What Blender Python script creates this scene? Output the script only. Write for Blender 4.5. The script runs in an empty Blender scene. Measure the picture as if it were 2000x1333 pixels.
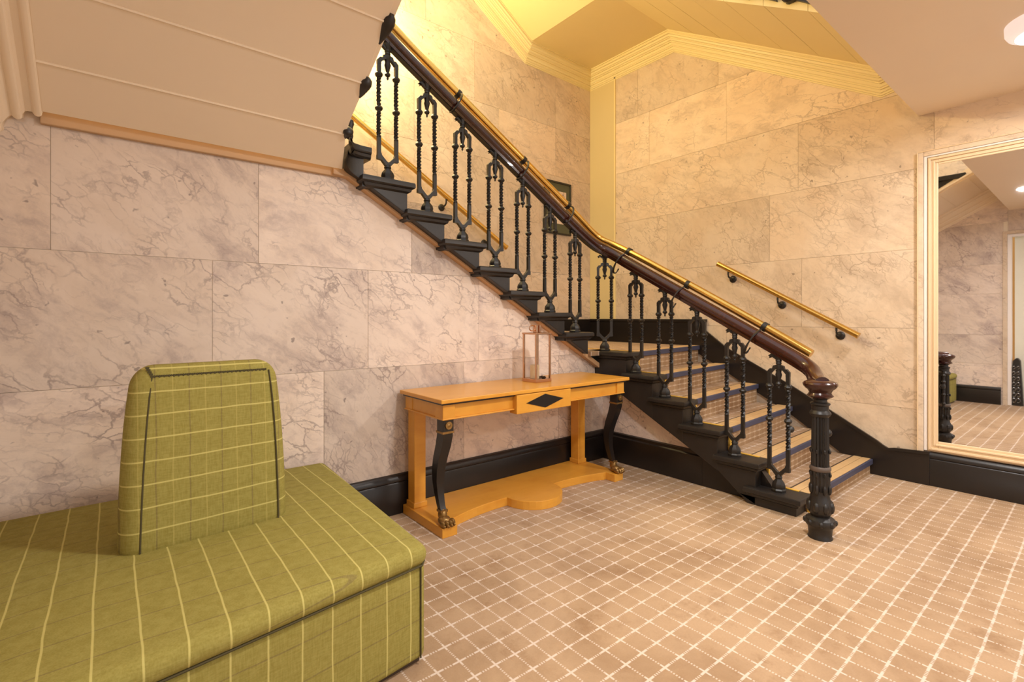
import bpy, math, random
from mathutils import Vector
random.seed(7)
C = bpy.context.scene.collection
SC = bpy.context.scene
S = 1.25            # model unit (camera height) in metres: everything below is in model units, scaled once at the end
pi = math.pi

# ------------------------------------------------------------------ camera
cam = bpy.data.cameras.new('camera'); camo = bpy.data.objects.new('camera', cam); C.objects.link(camo)
cam.lens = 17.28; cam.sensor_width = 36; cam.shift_y = -45.5/2000; cam.clip_start = 0.02
camo.location = (0, 0, 1.0); camo.rotation_euler = (pi/2, 0, math.radians(-39.26))
SC.camera = camo
# ------------------------------------------------------------------ world, exposure
w = bpy.data.worlds.new('world'); SC.world = w; w.use_nodes = True
w.node_tree.nodes['Background'].inputs[0].default_value = (1.0, 0.97, 0.94, 1)
w.node_tree.nodes['Background'].inputs[1].default_value = 1.15
SC.view_settings.view_transform = 'Standard'; SC.view_settings.look = 'None'
SC.view_settings.exposure = 0.0; SC.view_settings.gamma = 1.0; SC.view_settings.use_curve_mapping = False

def lamp(name, kind, loc, power, col, size=0.1, rot=None):
    l = bpy.data.lights.new(name, kind); o = bpy.data.objects.new(name, l); C.objects.link(o)
    l.energy = power; l.color = col; o.location = loc
    if kind == 'AREA': l.shape = 'DISK'; l.size = size
    else: l.shadow_soft_size = size
    if rot: o.rotation_euler = rot
    return o
HALL = (1.0, 0.97, 0.94); STAIR = (1.0, 0.81, 0.40)
DOME_AND_EXTRAS = [(2.965, 0.165), (1.30, 0.45), (3.0, -1.7), (0.8, -1.9)]  # first the seen dome; the rest are unseen lights added over the hall
for i, (x, y) in enumerate(DOME_AND_EXTRAS):
    lamp('hall_dome_and_extra', 'AREA', (x, y, 2.145), (38, 52, 40, 34)[i], HALL, 0.24)
lamp('stair_light', 'POINT', (1.15, 3.16, 3.12), 175, STAIR, 0.10)
lamp('stair_fill_light', 'POINT', (1.9, 2.45, 3.30), 16, STAIR, 0.12)  # unseen fill, added to lift the landing and back wall

# ------------------------------------------------------------------ mesh builder
ORG = {}
class M:
    def __init__(s): s.v = []; s.f = []
    def add(s, vs, fs):
        b = len(s.v); s.v += [tuple(p) for p in vs]; s.f += [tuple(i+b for i in f) for f in fs]; return s
    def box(s, x0, x1, y0, y1, z0, z1):
        return s.add([(x, y, z) for z in (z0, z1) for y in (y0, y1) for x in (x0, x1)],
                     [(0,2,3,1),(4,5,7,6),(0,1,5,4),(2,6,7,3),(0,4,6,2),(1,3,7,5)])
    def prism(s, poly, vec):                       # planar 3-D polygon pushed along vec
        n = len(poly); p = [Vector(q) for q in poly]; q = [a+Vector(vec) for a in p]
        nm = Vector((0,0,0))
        for i in range(n): nm += p[i].cross(p[(i+1) % n])
        if nm.dot(Vector(vec)) > 0: p.reverse(); q.reverse()
        return s.add(p+q, [tuple(range(n)), tuple(range(2*n-1, n-1, -1))]+[(i, i+n, (i+1) % n+n, (i+1) % n) for i in range(n)])
    def loft(s, rings, cap=True, closed=True):
        n = len(rings[0]); b = []
        for r in rings: b += r
        fs = []
        for k in range(len(rings)-1):
            for i in range(n if closed else n-1):
                j = (i+1) % n; fs.append((k*n+i, k*n+j, (k+1)*n+j, (k+1)*n+i))
        if cap and closed: fs += [tuple(range(n-1, -1, -1)), tuple((len(rings)-1)*n+i for i in range(n))]
        return s.add(b, fs)
    def lathe(s, prof, c=(0,0,0), n=14, flute=0.0, axis='z'):   # prof: (r, h)
        rs = []
        for r, h in prof:
            ring = []
            for i in range(n):
                a = 2*pi*i/n; rr = max(r, 1e-4)*(1-(flute if i % 2 else 0))
                p = (rr*math.cos(a), rr*math.sin(a), h)
                if axis == 'y': p = (p[0], h, -p[1])
                if axis == 'x': p = (h, p[1], -p[0])
                ring.append((c[0]+p[0], c[1]+p[1], c[2]+p[2]))
            rs.append(ring)
        return s.loft(rs)
    def twist(s, c, z0, z1, r, turns, n=8, k=10, pinch=.52):
        rs = []
        for j in range(k+1):
            t = j/k; ph = turns*2*pi*t
            rs.append([(c[0]+r*(1 if i % 2 == 0 else pinch)*math.cos(2*pi*i/n+ph), c[1]+r*(1 if i % 2 == 0 else pinch)*math.sin(2*pi*i/n+ph), z0+(z1-z0)*t) for i in range(n)])
        return s.loft(rs)
    def sweep(s, path, prof, scale=None):          # prof (side, up) closed; path 3-D points
        P = [Vector(p) for p in path]; rs = []
        for k, p in enumerate(P):
            t = ((P[min(k+1, len(P)-1)]-P[max(k-1, 0)])).normalized()
            ref = Vector((0,0,1)) if abs(t.z) < .97 else Vector((0,1,0))
            sd = t.cross(ref).normalized(); up = sd.cross(t).normalized()
            q = scale[k] if scale else 1
            rs.append([tuple(p+sd*a*q+up*b*q) for a, b in prof])
        return s.loft(rs)
    def tube(s, path, r, n=10):
        return s.sweep(path, [(r*math.cos(2*pi*i/n), r*math.sin(2*pi*i/n)) for i in range(n)])
    def shear(s, path, out, prof):                 # moulding: prof (outward, z) stays plumb along path
        o = Vector(out)
        return s.loft([[tuple(Vector(p)+o*a+Vector((0,0,b))) for a, b in prof] for p in path])
    def ball(s, c, r, n=10, m=7):
        r = r if isinstance(r, tuple) else (r, r, r)
        return s.loft([[(c[0]+r[0]*math.sin(pi*(j+.02)/(m+.04))*math.cos(2*pi*i/n), c[1]+r[1]*math.sin(pi*(j+.02)/(m+.04))*math.sin(2*pi*i/n), c[2]-r[2]*math.cos(pi*(j+.02)/(m+.04))) for i in range(n)] for j in range(m+1)])
    def roundbox(s, lo, hi, r, seg=4, fine=6, warp=None):
        def line(a, b):
            e = [a+r*(1-math.cos(pi/2*i/seg)) for i in range(seg+1)]
            m = [a+r+(b-a-2*r)*i/fine for i in range(1, fine)]
            return e+m+[a+b-q for q in reversed(e)]
        L = [line(lo[i], hi[i]) for i in range(3)]; idx = {}; vs = []; fs = []
        def vid(i, j, k):
            key = (i, j, k)
            if key in idx: return idx[key]
            p = [L[0][i], L[1][j], L[2][k]]; q = [min(max(p[a], lo[a]+r), hi[a]-r) for a in range(3)]
            d = Vector(p)-Vector(q)
            if d.length > 1e-9: p = list(Vector(q)+d.normalized()*r)
            if warp: p = warp(*p)
            idx[key] = len(vs); vs.append(tuple(p)); return idx[key]
        n = [len(l)-1 for l in L]
        for a in range(3):
            b, c = (a+1) % 3, (a+2) % 3
            for side in (0, n[a]):
                for i in range(n[b]):
                    for j in range(n[c]):
                        def g(u, v):
                            t = [0,0,0]; t[a] = side; t[b] = u; t[c] = v; return vid(*t)
                        q = (g(i, j), g(i+1, j), g(i+1, j+1), g(i, j+1))
                        fs.append(q if side else q[::-1])
        return s.add(vs, fs)
    def mesh(s, name, mat, smooth=False, org=(0,0,0)):
        me = bpy.data.meshes.new(name)
        me.from_pydata([(x-org[0], y-org[1], z-org[2]) for x, y, z in s.v], [], s.f)
        if mat: me.materials.append(mat)
        if smooth:
            me.shade_smooth()
            try: me.set_sharp_from_angle(angle=math.radians(38 if smooth is True else smooth))
            except Exception: pass
        return me
    def build(s, name, mat, parent=None, org=None, smooth=False, bevel=0, seg=2):
        base = ORG.get(parent.name, (0,0,0)) if parent else (0,0,0)
        if org is None:
            org = base if parent else (sum(v[0] for v in s.v)/len(s.v), sum(v[1] for v in s.v)/len(s.v), min(v[2] for v in s.v))
        o = bpy.data.objects.new(name, s.mesh(name, mat, smooth, org)); C.objects.link(o)
        if parent: o.parent = parent
        o.location = Vector(org)-Vector(base); ORG[o.name] = tuple(org)
        if bevel:
            b = o.modifiers.new('bevel', 'BEVEL'); b.width = bevel*S; b.segments = seg; b.limit_method = 'ANGLE'
        return o
def put(name, me, parent, loc=(0,0,0), rz=0, scale=(1,1,1)):    # local placement of a shared mesh
    o = bpy.data.objects.new(name, me); C.objects.link(o); o.parent = parent; o.location = loc; o.rotation_euler = (0,0,rz); o.scale = scale
    ORG[o.name] = (0,0,0); return o
def thing(name, label, cat, loc, group=None):
    o = bpy.data.objects.new(name, None); C.objects.link(o); o.location = loc; o.empty_display_size = .1
    ORG[o.name] = tuple(loc); return tag(o, label, cat, group)
def tag(o, label, cat, group=None):
    o['label'] = label; o['category'] = cat
    if group: o['group'] = group
    return o
def struct(o, label=None):
    o['kind'] = 'structure'
    if label: o['label'] = label
    return o

# ------------------------------------------------------------------ materials
def lin(r, g, b):
    f = lambda c: (c/255/12.92) if c/255 <= .04045 else ((c/255+.055)/1.055)**2.4
    return (f(r), f(g), f(b), 1)
class N:
    def __init__(s, name):
        s.m = bpy.data.materials.new(name); s.m.use_nodes = True; s.t = s.m.node_tree; s.b = s.t.nodes['Principled BSDF']
    def n(s, kind, **kw):
        x = s.t.nodes.new(kind)
        for k, v in kw.items(): setattr(x, k, v)
        return x
    def l(s, a, b): s.t.links.new(a, b)
    def setin(s, sock, v):
        if hasattr(v, 'links') or isinstance(v, bpy.types.NodeSocket): s.l(v, sock)
        else: sock.default_value = v
    def math(s, op, a, b=0.0, c=0.0):
        x = s.n('ShaderNodeMath', operation=op)
        s.setin(x.inputs[0], a); s.setin(x.inputs[1], b)
        if op in ('MULTIPLY_ADD', 'SMOOTH_MIN', 'COMPARE'): s.setin(x.inputs[2], c)
        return x.outputs[0]
    def vmath(s, op, a, b=(0,0,0), sc=None):
        x = s.n('ShaderNodeVectorMath', operation=op); s.setin(x.inputs[0], a)
        if op == 'SCALE': s.setin(x.inputs['Scale'], sc)
        else: s.setin(x.inputs[1], b)
        return x.outputs[0]
    def mix(s, f, a, b, mode='MIX'):
        x = s.n('ShaderNodeMix', data_type='RGBA', blend_type=mode)
        s.setin(x.inputs['Factor'], f); s.setin(x.inputs['A'], a); s.setin(x.inputs['B'], b)
        return x.outputs['Result']
    def ramp(s, f, lo, hi):                         # smooth 0..1
        x = s.n('ShaderNodeMapRange', interpolation_type='SMOOTHSTEP'); s.setin(x.inputs['Value'], f)
        x.inputs['From Min'].default_value = lo; x.inputs['From Max'].default_value = hi
        return x.outputs[0]
    def noise(s, v, scale, detail=4, rough=.55, dist=0.0, col=False):
        x = s.n('ShaderNodeTexNoise'); s.setin(x.inputs['Vector'], v); x.inputs['Scale'].default_value = scale
        x.inputs['Detail'].default_value = detail; x.inputs['Roughness'].default_value = rough; x.inputs['Distortion'].default_value = dist
        return x.outputs['Color' if col else 'Fac']
    def pos(s): return s.vmath('SCALE', s.n('ShaderNodeNewGeometry').outputs['Position'], sc=1/S)
    def obj(s): return s.vmath('SCALE', s.n('ShaderNodeTexCoord').outputs['Object'], sc=1/S)
    def rnd(s): return s.n('ShaderNodeObjectInfo').outputs['Random']
    def bump(s, h, strength, dist=.002):
        x = s.n('ShaderNodeBump'); x.inputs['Strength'].default_value = strength; x.inputs['Distance'].default_value = dist
        s.l(h, x.inputs['Height']); s.l(x.outputs[0], s.b.inputs['Normal'])
    def fin(s, col=None, rough=.5, metal=0.0, spec=.5, coat=0.0):
        if col is not None: s.setin(s.b.inputs['Base Color'], col)
        s.setin(s.b.inputs['Roughness'], rough); s.b.inputs['Metallic'].default_value = metal
        s.b.inputs['Specular IOR Level'].default_value = spec; s.b.inputs['Coat Weight'].default_value = coat
        return s.m
def plain(name, rgb, rough=.5, metal=0.0, var=.06, scale=6.0, bump=0.0, spec=.5, coat=0.0):
    k = N(name); v = k.pos(); nz = k.noise(v, scale, 4)
    c = lin(*rgb); lo = tuple(x*(1-var) for x in c[:3])+(1,); hi = tuple(min(1, x*(1+var)) for x in c[:3])+(1,)
    if bump: k.bump(k.noise(v, 90, 3), bump)
    return k.fin(k.mix(nz, lo, hi), rough, metal, spec, coat)
def emit(name, rgb, strength):
    k = N(name); k.b.inputs['Emission Color'].default_value = lin(*rgb); k.b.inputs['Emission Strength'].default_value = strength
    return k.fin(lin(*rgb), .4)
def marble(name, light, warm, grey, vein, net=.8, streak=.6, rough=.32):
    k = N(name); p = k.pos(); r = k.rnd()
    off = k.n('ShaderNodeCombineXYZ'); k.l(k.math('MULTIPLY', r, 31.0), off.inputs[0]); k.l(k.math('MULTIPLY', r, 17.0), off.inputs[1]); k.l(k.math('MULTIPLY', r, 53.0), off.inputs[2])
    v = k.vmath('ADD', p, off.outputs[0])
    sp = k.n('ShaderNodeSeparateXYZ'); k.l(p, sp.inputs[0])
    d1 = k.math('SUBTRACT', sp.outputs[0], sp.outputs[1]); ang = k.math('MULTIPLY_ADD', r, .9, -1.05)     # bedding direction differs from slab to slab
    ca, sa = k.math('COSINE', ang), k.math('SINE', ang)
    al = k.math('ADD', k.math('MULTIPLY', d1, ca), k.math('MULTIPLY', sp.outputs[2], sa))
    ac = k.math('SUBTRACT', k.math('MULTIPLY', sp.outputs[2], ca), k.math('MULTIPLY', d1, sa))
    cv = k.n('ShaderNodeCombineXYZ'); k.l(al, cv.inputs[0]); k.l(k.math('MULTIPLY', ac, 2.1), cv.inputs[1]); k.l(k.math('MULTIPLY', r, 40.0), cv.inputs[2])
    wob = k.vmath('SCALE', k.vmath('SUBTRACT', k.noise(v, 6.0, 5, .62, col=True), (.5,.5,.5)), sc=.20)
    vw = k.vmath('ADD', cv.outputs[0], wob)
    c = k.mix(k.ramp(k.noise(v, 2.4, 5, .6, .6), .35, .65), lin(*light), lin(*warm))
    cloud = k.ramp(k.noise(vw, 2.6, 7, .66, .3), .46, .70)
    c = k.mix(k.math('MULTIPLY', cloud, .85), c, lin(*grey))
    c = k.mix(k.math('MULTIPLY', k.ramp(k.noise(vw, 9.0, 5, .7), .50, .74), .45), c, lin(*grey))
    c = k.mix(k.math('MULTIPLY', k.ramp(k.noise(vw, 7.0, 5, .7), .56, .30), .40), c, lin(min(255,light[0]+8), min(255,light[1]+8), min(255,light[2]+6)))
    def network(sc, wd):
        vo = k.n('ShaderNodeTexVoronoi', feature='DISTANCE_TO_EDGE'); k.l(vw, vo.inputs['Vector']); vo.inputs['Scale'].default_value = sc
        return k.math('SUBTRACT', 1.0, k.ramp(vo.outputs['Distance'], 0.0, wd))
    pres = k.ramp(k.noise(v, 3.6, 4, .6), .42, .64)
    m1 = k.math('MULTIPLY', k.math('MULTIPLY', network(5.5, .045), pres), net)
    m2 = k.math('MULTIPLY', k.math('MULTIPLY', network(13.0, .085), k.ramp(k.noise(v, 5.3, 4, .6), .44, .68)), net*.8)
    n2 = k.noise(vw, 4.0, 3, .5, .4)
    m3 = k.math('MULTIPLY', k.math('MULTIPLY', k.math('SUBTRACT', 1.0, k.ramp(k.math('ABSOLUTE', k.math('SUBTRACT', n2, .5)), 0.0, .012)), pres), streak)
    c = k.mix(k.math('MAXIMUM', k.math('MAXIMUM', m1, m2), m3), c, lin(*vein))
    speck = k.ramp(k.noise(v, 24, 2, .5), .715, .76)
    c = k.mix(k.math('MULTIPLY', speck, .55), c, lin(vein[0]*.65, vein[1]*.63, vein[2]*.66))
    tint = k.math('MULTIPLY_ADD', r, .26, .83)
    tc = k.n('ShaderNodeCombineColor'); [k.l(tint, tc.inputs[i]) for i in range(3)]
    c = k.mix(1.0, c, tc.outputs[0], 'MULTIPLY')
    k.b.inputs['Specular IOR Level'].default_value = .4
    return k.fin(c, rough, 0, .28)

MARBLE = marble('marble_mauve', (233,216,202), (226,207,190), (180,162,156), (146,128,124), .70, .45, .42)
MARBLE2 = marble('marble_honey', (230,210,186), (224,200,172), (198,176,152), (158,134,112), .55, .55, .55)
GROUT = plain('grout', (232,220,200), .8)
PAINT = plain('tan_paint', (242,224,200), .55, var=.03, scale=3)
PAINT2 = plain('yellow_paint', (234,214,158), .5, var=.03, scale=3)
CREAM = plain('cream_trim', (232,206,168), .4, var=.03)
WHITE = plain('white_trim', (235,228,222), .4, var=.03)
TANSTRIP = plain('tan_string', (198,158,116), .5, var=.1)
BLACK = plain('black_gloss', (30,25,23), .28, var=.25, bump=.08, scale=9)
STONE = plain('black_stone_paint', (36,32,30), .42, var=.35, scale=14, bump=.2)
IRON = plain('black_iron', (32,29,27), .42, var=.3, scale=20, bump=.1)
BRASS = plain('brass', (224,186,104), .2, 1.0, var=.12, scale=12)
COPPER = plain('copper', (204,164,132), .25, 1.0, var=.12, scale=14)
GILT = plain('aged_gilt', (150,118,70), .38, .8, var=.35, scale=60)
BLUE = plain('blue_nosing', (68,70,92), .55, var=.1, scale=20)
NOSE = plain('tan_nosing', (202,168,120), .65, var=.12, scale=30)
DARK = plain('dark_brown', (70,54,40), .7, var=.2)
SEAM = plain('dark_seam', (74,66,38), .9)
YEL = plain('yellow_edge', (226,178,70), .5, var=.15, scale=30)
CANDLE = plain('candle_wax', (238,222,190), .5, var=.03)
OLIVE = plain('olive_mat', (92,92,66), .8, var=.06)
FRAMEB = plain('dark_frame', (36,34,30), .35)
OCHRE = plain('ochre_wall', (222,170,96), .6, var=.05)

k = N('mirror_silver'); MIRROR = k.fin(lin(238,238,240), .015, 1.0)
k = N('glass'); k.b.inputs['Transmission Weight'].default_value = 1.0; k.b.inputs['IOR'].default_value = 1.03; GLASS = k.fin((1,1,1,1), .02, 0, .5)
k = N('opal_glass'); k.b.inputs['Emission Color'].default_value = lin(255,240,235); k.b.inputs['Emission Strength'].default_value = .55; OPAL = k.fin(lin(240,228,226), .3)
BULB = emit('lit_opal_bowl', (255,246,238), 6.0)
LAMPW = emit('warm_lamp_glass', (255,225,170), 9.0)
DAY = emit('bright_window', (250,252,255), 4.0)

# mahogany handrail
k = N('mahogany'); p = k.pos(); c = k.mix(k.noise(p, 18, 5, .6, 1.5), lin(34,12,10), lin(70,30,21)); WOOD_RED = k.fin(c, .22, 0, .5, .3)
# satinwood console
k = N('satinwood'); p = k.pos(); mp = k.n('ShaderNodeMapping'); k.l(p, mp.inputs['Vector']); mp.inputs['Scale'].default_value = (2, 14, 14)
c = k.mix(k.noise(mp.outputs[0], 2.2, 6, .6, .8), lin(212,144,46), lin(228,168,68)); c = k.mix(k.math('MULTIPLY', k.ramp(k.noise(p, 5, 3), .5, .7), .35), c, lin(196,124,36))
SATIN = k.fin(c, .3, 0, .5, .15)

def gridline(k, x, period, off, width):              # 1 on the line centre
    f = k.math('FRACT', k.math('DIVIDE', k.math('SUBTRACT', x, off), period))
    d = k.math('MINIMUM', f, k.math('SUBTRACT', 1.0, f))
    return d, k.math('SUBTRACT', 1.0, k.ramp(d, width*.6/period/2, width*1.4/period/2))
def carpet(name, base, dark, line, px, py, ox, oy, axes=('X', 'Y'), wear=True):
    k = N(name); p = k.pos()
    pw = k.vmath('ADD', p, k.vmath('SCALE', k.vmath('SUBTRACT', k.noise(p, 3.0, 2, col=True), (.5,.5,.5)), sc=.012))
    s = k.n('ShaderNodeSeparateXYZ'); k.l(pw, s.inputs[0]); x = s.outputs[axes[0]]; y = s.outputs[axes[1]]
    dx, lx = gridline(k, x, px, ox, .0060); dy, ly = gridline(k, y, py, oy, .0070)
    def dots(along, per): return k.math('GREATER_THAN', k.math('FRACT', k.math('DIVIDE', along, per)), .45)
    def cross(d, lim): return k.math('LESS_THAN', d, lim)
    my = k.math('MULTIPLY', ly, k.math('MAXIMUM', cross(dx, .27), k.math('MULTIPLY', dots(x, .0085), .9)))
    mx = k.math('MULTIPLY', lx, k.math('MAXIMUM', cross(dy, .20), k.math('MULTIPLY', dots(y, .0085), .8)))
    fib = k.noise(p, 160, 2, .7)
    blotch = k.ramp(k.noise(p, 1.9, 5, .65, .4), .38, .72)
    c = k.mix(blotch, lin(*base), lin(*dark))
    c = k.mix(k.math('MULTIPLY', k.ramp(k.noise(p, 6, 5, .75), .50, .72), .55), c, lin(dark[0]*.88, dark[1]*.82, dark[2]*.76))
    c = k.mix(k.math('MULTIPLY', fib, .28), c, lin(dark[0]*.8, dark[1]*.76, dark[2]*.7))
    c = k.mix(k.math('MULTIPLY', k.math('MAXIMUM', mx, my), .74), c, lin(*line))
    k.bump(fib, .35, .003)
    return k.fin(c, .95, 0, .15)
CARPET = carpet('grid_carpet', (186,158,128), (158,130,102), (222,208,196), .0735, .0795, .784, 1.286)
CARPET_R = carpet('grid_carpet_riser', (176,146,112), (140,108,78), (206,184,158), .0735, .033, .784, .02, ('X', 'Z'))  # darker and browner copy: shade on the risers put into the colour

def plaid(name, ax, per, off, bx, bper, boff, second=None):
    k = N(name); p = k.pos()
    pw = k.vmath('ADD', p, k.vmath('SCALE', k.vmath('SUBTRACT', k.noise(p, 5.0, 2, col=True), (.5,.5,.5)), sc=.010))
    s = k.n('ShaderNodeSeparateXYZ'); k.l(pw, s.inputs[0])
    sub = k.n('ShaderNodeSeparateXYZ'); k.l(p, sub.inputs[0])
    wv = k.math('MULTIPLY', k.noise(p, 260, 2, .8), 1.0)
    mpa = k.n('ShaderNodeMapping'); k.l(p, mpa.inputs['Vector']); mpa.inputs['Scale'].default_value = (40, 40, 260)
    mpb = k.n('ShaderNodeMapping'); k.l(p, mpb.inputs['Vector']); mpb.inputs['Scale'].default_value = (260, 260, 40)
    th = k.math('ADD', k.noise(mpa.outputs[0], 1, 2), k.noise(mpb.outputs[0], 1, 2))
    c = k.mix(k.ramp(th, .6, 1.4), lin(141,131,64), lin(160,150,82))
    c = k.mix(k.math('MULTIPLY', wv, .25), c, lin(128,112,50))
    bc = k.math('SUBTRACT', s.outputs['Y'], s.outputs['Z']) if bx == 'Y' else s.outputs[bx]
    _, d = gridline(k, bc, bper, boff, .0036)
    c = k.mix(k.math('MULTIPLY', k.math('MULTIPLY', d, k.math('MULTIPLY_ADD', wv, .8, .1)), .8), c, lin(104,84,66))
    if second:
        _, d2 = gridline(k, bc, bper, boff+bper*second, .0032); c = k.mix(k.math('MULTIPLY', d2, .3), c, lin(196,178,104))
    _, l1 = gridline(k, s.outputs[ax], per, off, .0040); c = k.mix(k.math('MULTIPLY', l1, .75), c, lin(204,192,118))
    k.bump(wv, .25, .002)
    return k.fin(c, .9, 0, .2)
PLAID_SEAT = plaid('plaid_seat', 'X', .0765, .660, 'Y', .092, 1.27)
PLAID_FRONT = plaid('plaid_front', 'X', .0765, .660, 'Z', .092, .04)
PLAID_BACK = plaid('plaid_back', 'Z', .0636, .408, 'X', .082, .10, .5)

# ------------------------------------------------------------------ constants of the place
YA, XB, XR, YB, XL, ZC = 2.327, 2.745, 3.80, 3.385, -0.34, 2.225
ZT = [.095,.229,.365,.500,.634,.768,.903,1.033,1.160,1.288,1.417,1.545,1.675,1.805]     # tread heights
YO = [.975,1.176,1.388,1.606,1.820,2.025]      # nosing, outer end, first flight
YR = [.971,1.209,1.447,1.685,1.923,2.161]      # nosing, wall end
XO = [2.522,2.300,2.065,1.845,1.626,1.400,1.184,.955]   # nosing, outer end, second flight (treads 7..14)

# ------------------------------------------------------------------ structure: floor, ceiling, walls
fl = struct(M().box(-3.2, XR+.1, -3.2, YB+.1, -.06, 0).build('floor', CARPET), 'beige carpet with a pale grid of broken lines')
cl = struct(M().box(XL-.05, XR+.08, -3.2, .749, ZC, ZC+.42).build('ceiling', PAINT), 'flat tan ceiling of the hall, cut off at the stairwell')

def clip(poly, rect):                               # Sutherland-Hodgman: 2-D polygon by rectangle
    a0, a1, b0, b1 = rect
    def cut(P, ins, inter):
        out = []
        for i in range(len(P)):
            p, q = P[i], P[(i+1) % len(P)]
            if ins(p): out.append(p)
            if ins(p) != ins(q): out.append(inter(p, q))
        return out
    def ix(v): return lambda p, q: (v, p[1]+(q[1]-p[1])*(v-p[0])/(q[0]-p[0]))
    def iy(v): return lambda p, q: (p[0]+(q[0]-p[0])*(v-p[1])/(q[1]-p[1]), v)
    for ins, it in ((lambda p: p[0] >= a0, ix(a0)), (lambda p: p[0] <= a1, ix(a1)), (lambda p: p[1] >= b0, iy(b0)), (lambda p: p[1] <= b1, iy(b1))):
        if not poly: return []
        poly = cut(poly, ins, it)
    res = []
    for p in poly:
        if not res or abs(p[0]-res[-1][0])+abs(p[1]-res[-1][1]) > 1e-5: res.append(p)
    if len(res) > 2 and abs(res[0][0]-res[-1][0])+abs(res[0][1]-res[-1][1]) < 1e-5: res.pop()
    return res
def area(P): return abs(sum(P[i][0]*P[(i+1) % len(P)][1]-P[(i+1) % len(P)][0]*P[i][1] for i in range(len(P))))/2
def panelled(name, label, poly, to3, out, rows, mat, thick=.004, back=.06):
    """wall: backing slab + one marble_panel part per slab of stone, joints 2.4 mm wide and recessed"""
    o = Vector(out)
    b = struct(M().prism([to3(*p) for p in poly], tuple(-o*back)).build(name, GROUT, org=to3(*poly[0])), label)
    for z0, z1, joints in rows:
        for a0, a1 in zip(joints[:-1], joints[1:]):
            g = .0009
            P = clip(poly, (a0+g, a1-g, z0+g, z1-g))
            if len(P) < 3 or area(P) < .002: continue
            t = thick+random.uniform(-.0008, .0008)
            ca = sum(p[0] for p in P)/len(P); cz = sum(p[1] for p in P)/len(P)
            M().prism([to3(*p) for p in P], tuple(o*t)).build('marble_panel', mat, b, org=to3(ca, cz))
    return b
T = .004
# wall under the upper flight, facing the hall
strA = lambda x: 1.694-.5687*(x-.875)               # foot of the string on this wall
polyA = [(XL,0),(2.757,0),(2.757,strA(2.757)),(.875,1.694),(.80,1.70),(XL,1.70)]
panelled('wall_front', 'marble-clad wall under the rising stair', polyA, lambda a, z: (a, YA+T, z), (0,-1,0),
    [(0,.75,(XL,.10,.771,1.55,2.30,2.757)),(.75,1.235,(XL,.323,.985,1.653,2.40,2.757)),(1.235,1.72,(XL,-.16,.494,1.223,1.95))], MARBLE)
polyB = [(1.15,0),(YA,0),(YA,.606),(1.557,.206),(1.15,.0)]
panelled('wall_side', 'marble-clad wall under the lowest flight', polyB, lambda a, z: (XB+T, a, z), (-1,0,0),
    [(0,.75,(1.1,1.62,YA+.001))], MARBLE)
# right wall
ztopR = [( -3.2, ZC), (.749, ZC), (.749, 2.56), (.90,2.56), (2.42,3.52), (YB,3.52)]
polyR = [(-3.2,0),(YB,0),(YB,3.52),(2.42,3.52),(.90,2.56),(.749,2.56),(.749,ZC),(-3.2,ZC)]
rowsR = [(0,.442,(-3.2,-1.5,-.3,.715,2.0,3.067)),(.442,.935,(-3.2,-1.9,-.6,.735,1.95,3.067)),(.935,1.42,(-3.2,-1.5,-.4,.733,1.40,2.494,3.067)),
         (1.42,1.908,(-3.2,-1.9,-.7,.73,1.62,2.489,3.067)),(1.908,2.39,(-3.2,-1.2,.676,1.423,3.067)),(2.39,2.88,(.70,.98,1.95,2.675,3.067)),(2.88,3.4,(.7,1.3,2.02,2.80,3.067)),(3.4,3.6,(2.0,3.067))]
wr = panelled('wall_right', 'long marble-clad wall with a mirror, behind the lowest flight', polyR, lambda a, z: (XR+T, a, z), (-1,0,0), rowsR, MARBLE2)
M().box(XR-.005, XR+.02, 3.067, YB, .80, 3.50).build('corner_panel', plain('corner_yellow', (214,194,144), .5, var=.02), wr, bevel=.003)['label'] = 'plain yellow painted corner panel'
M().box(XR-.012, XR+.02, 3.055, 3.072, .98, 3.48).build('corner_bead', PAINT2, wr)
# upper part of the right wall above the overhead flight
struct(M().box(XR+.06, XR+.10, -.5, YB+.06, 2.3, 5.2).build('wall_upper_right', plain('pale_wall', (236,226,200), .6)), 'pale wall beside the flight overhead')
# back wall of the stairwell
polyK = [(-.9,.6),(XR,.6),(XR,5.0),(-.9,5.0)]
panelled('wall_back', 'marble-clad back wall of the stairwell', polyK, lambda a, z: (a, YB+T, z), (0,-1,0),
    [(.6,1.42,(-.9,.5,1.2,2.0,2.7,3.502,XR)),(1.42,1.88,(-.9,.2,1.0,1.9,2.6,3.29,XR)),(1.88,2.36,(-.9,.6,1.5,2.3,3.1,XR)),(2.36,2.82,(-.9,.2,1.05,1.8,2.62,3.306,XR)),
     (2.82,3.32,(-.9,.7,1.6,2.362,3.306,XR)),(3.32,3.9,(-.9,.4,1.2,1.9,2.8,XR)),(3.9,5.0,(-.9,.8,1.7,2.6,XR))], MARBLE2)
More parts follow.
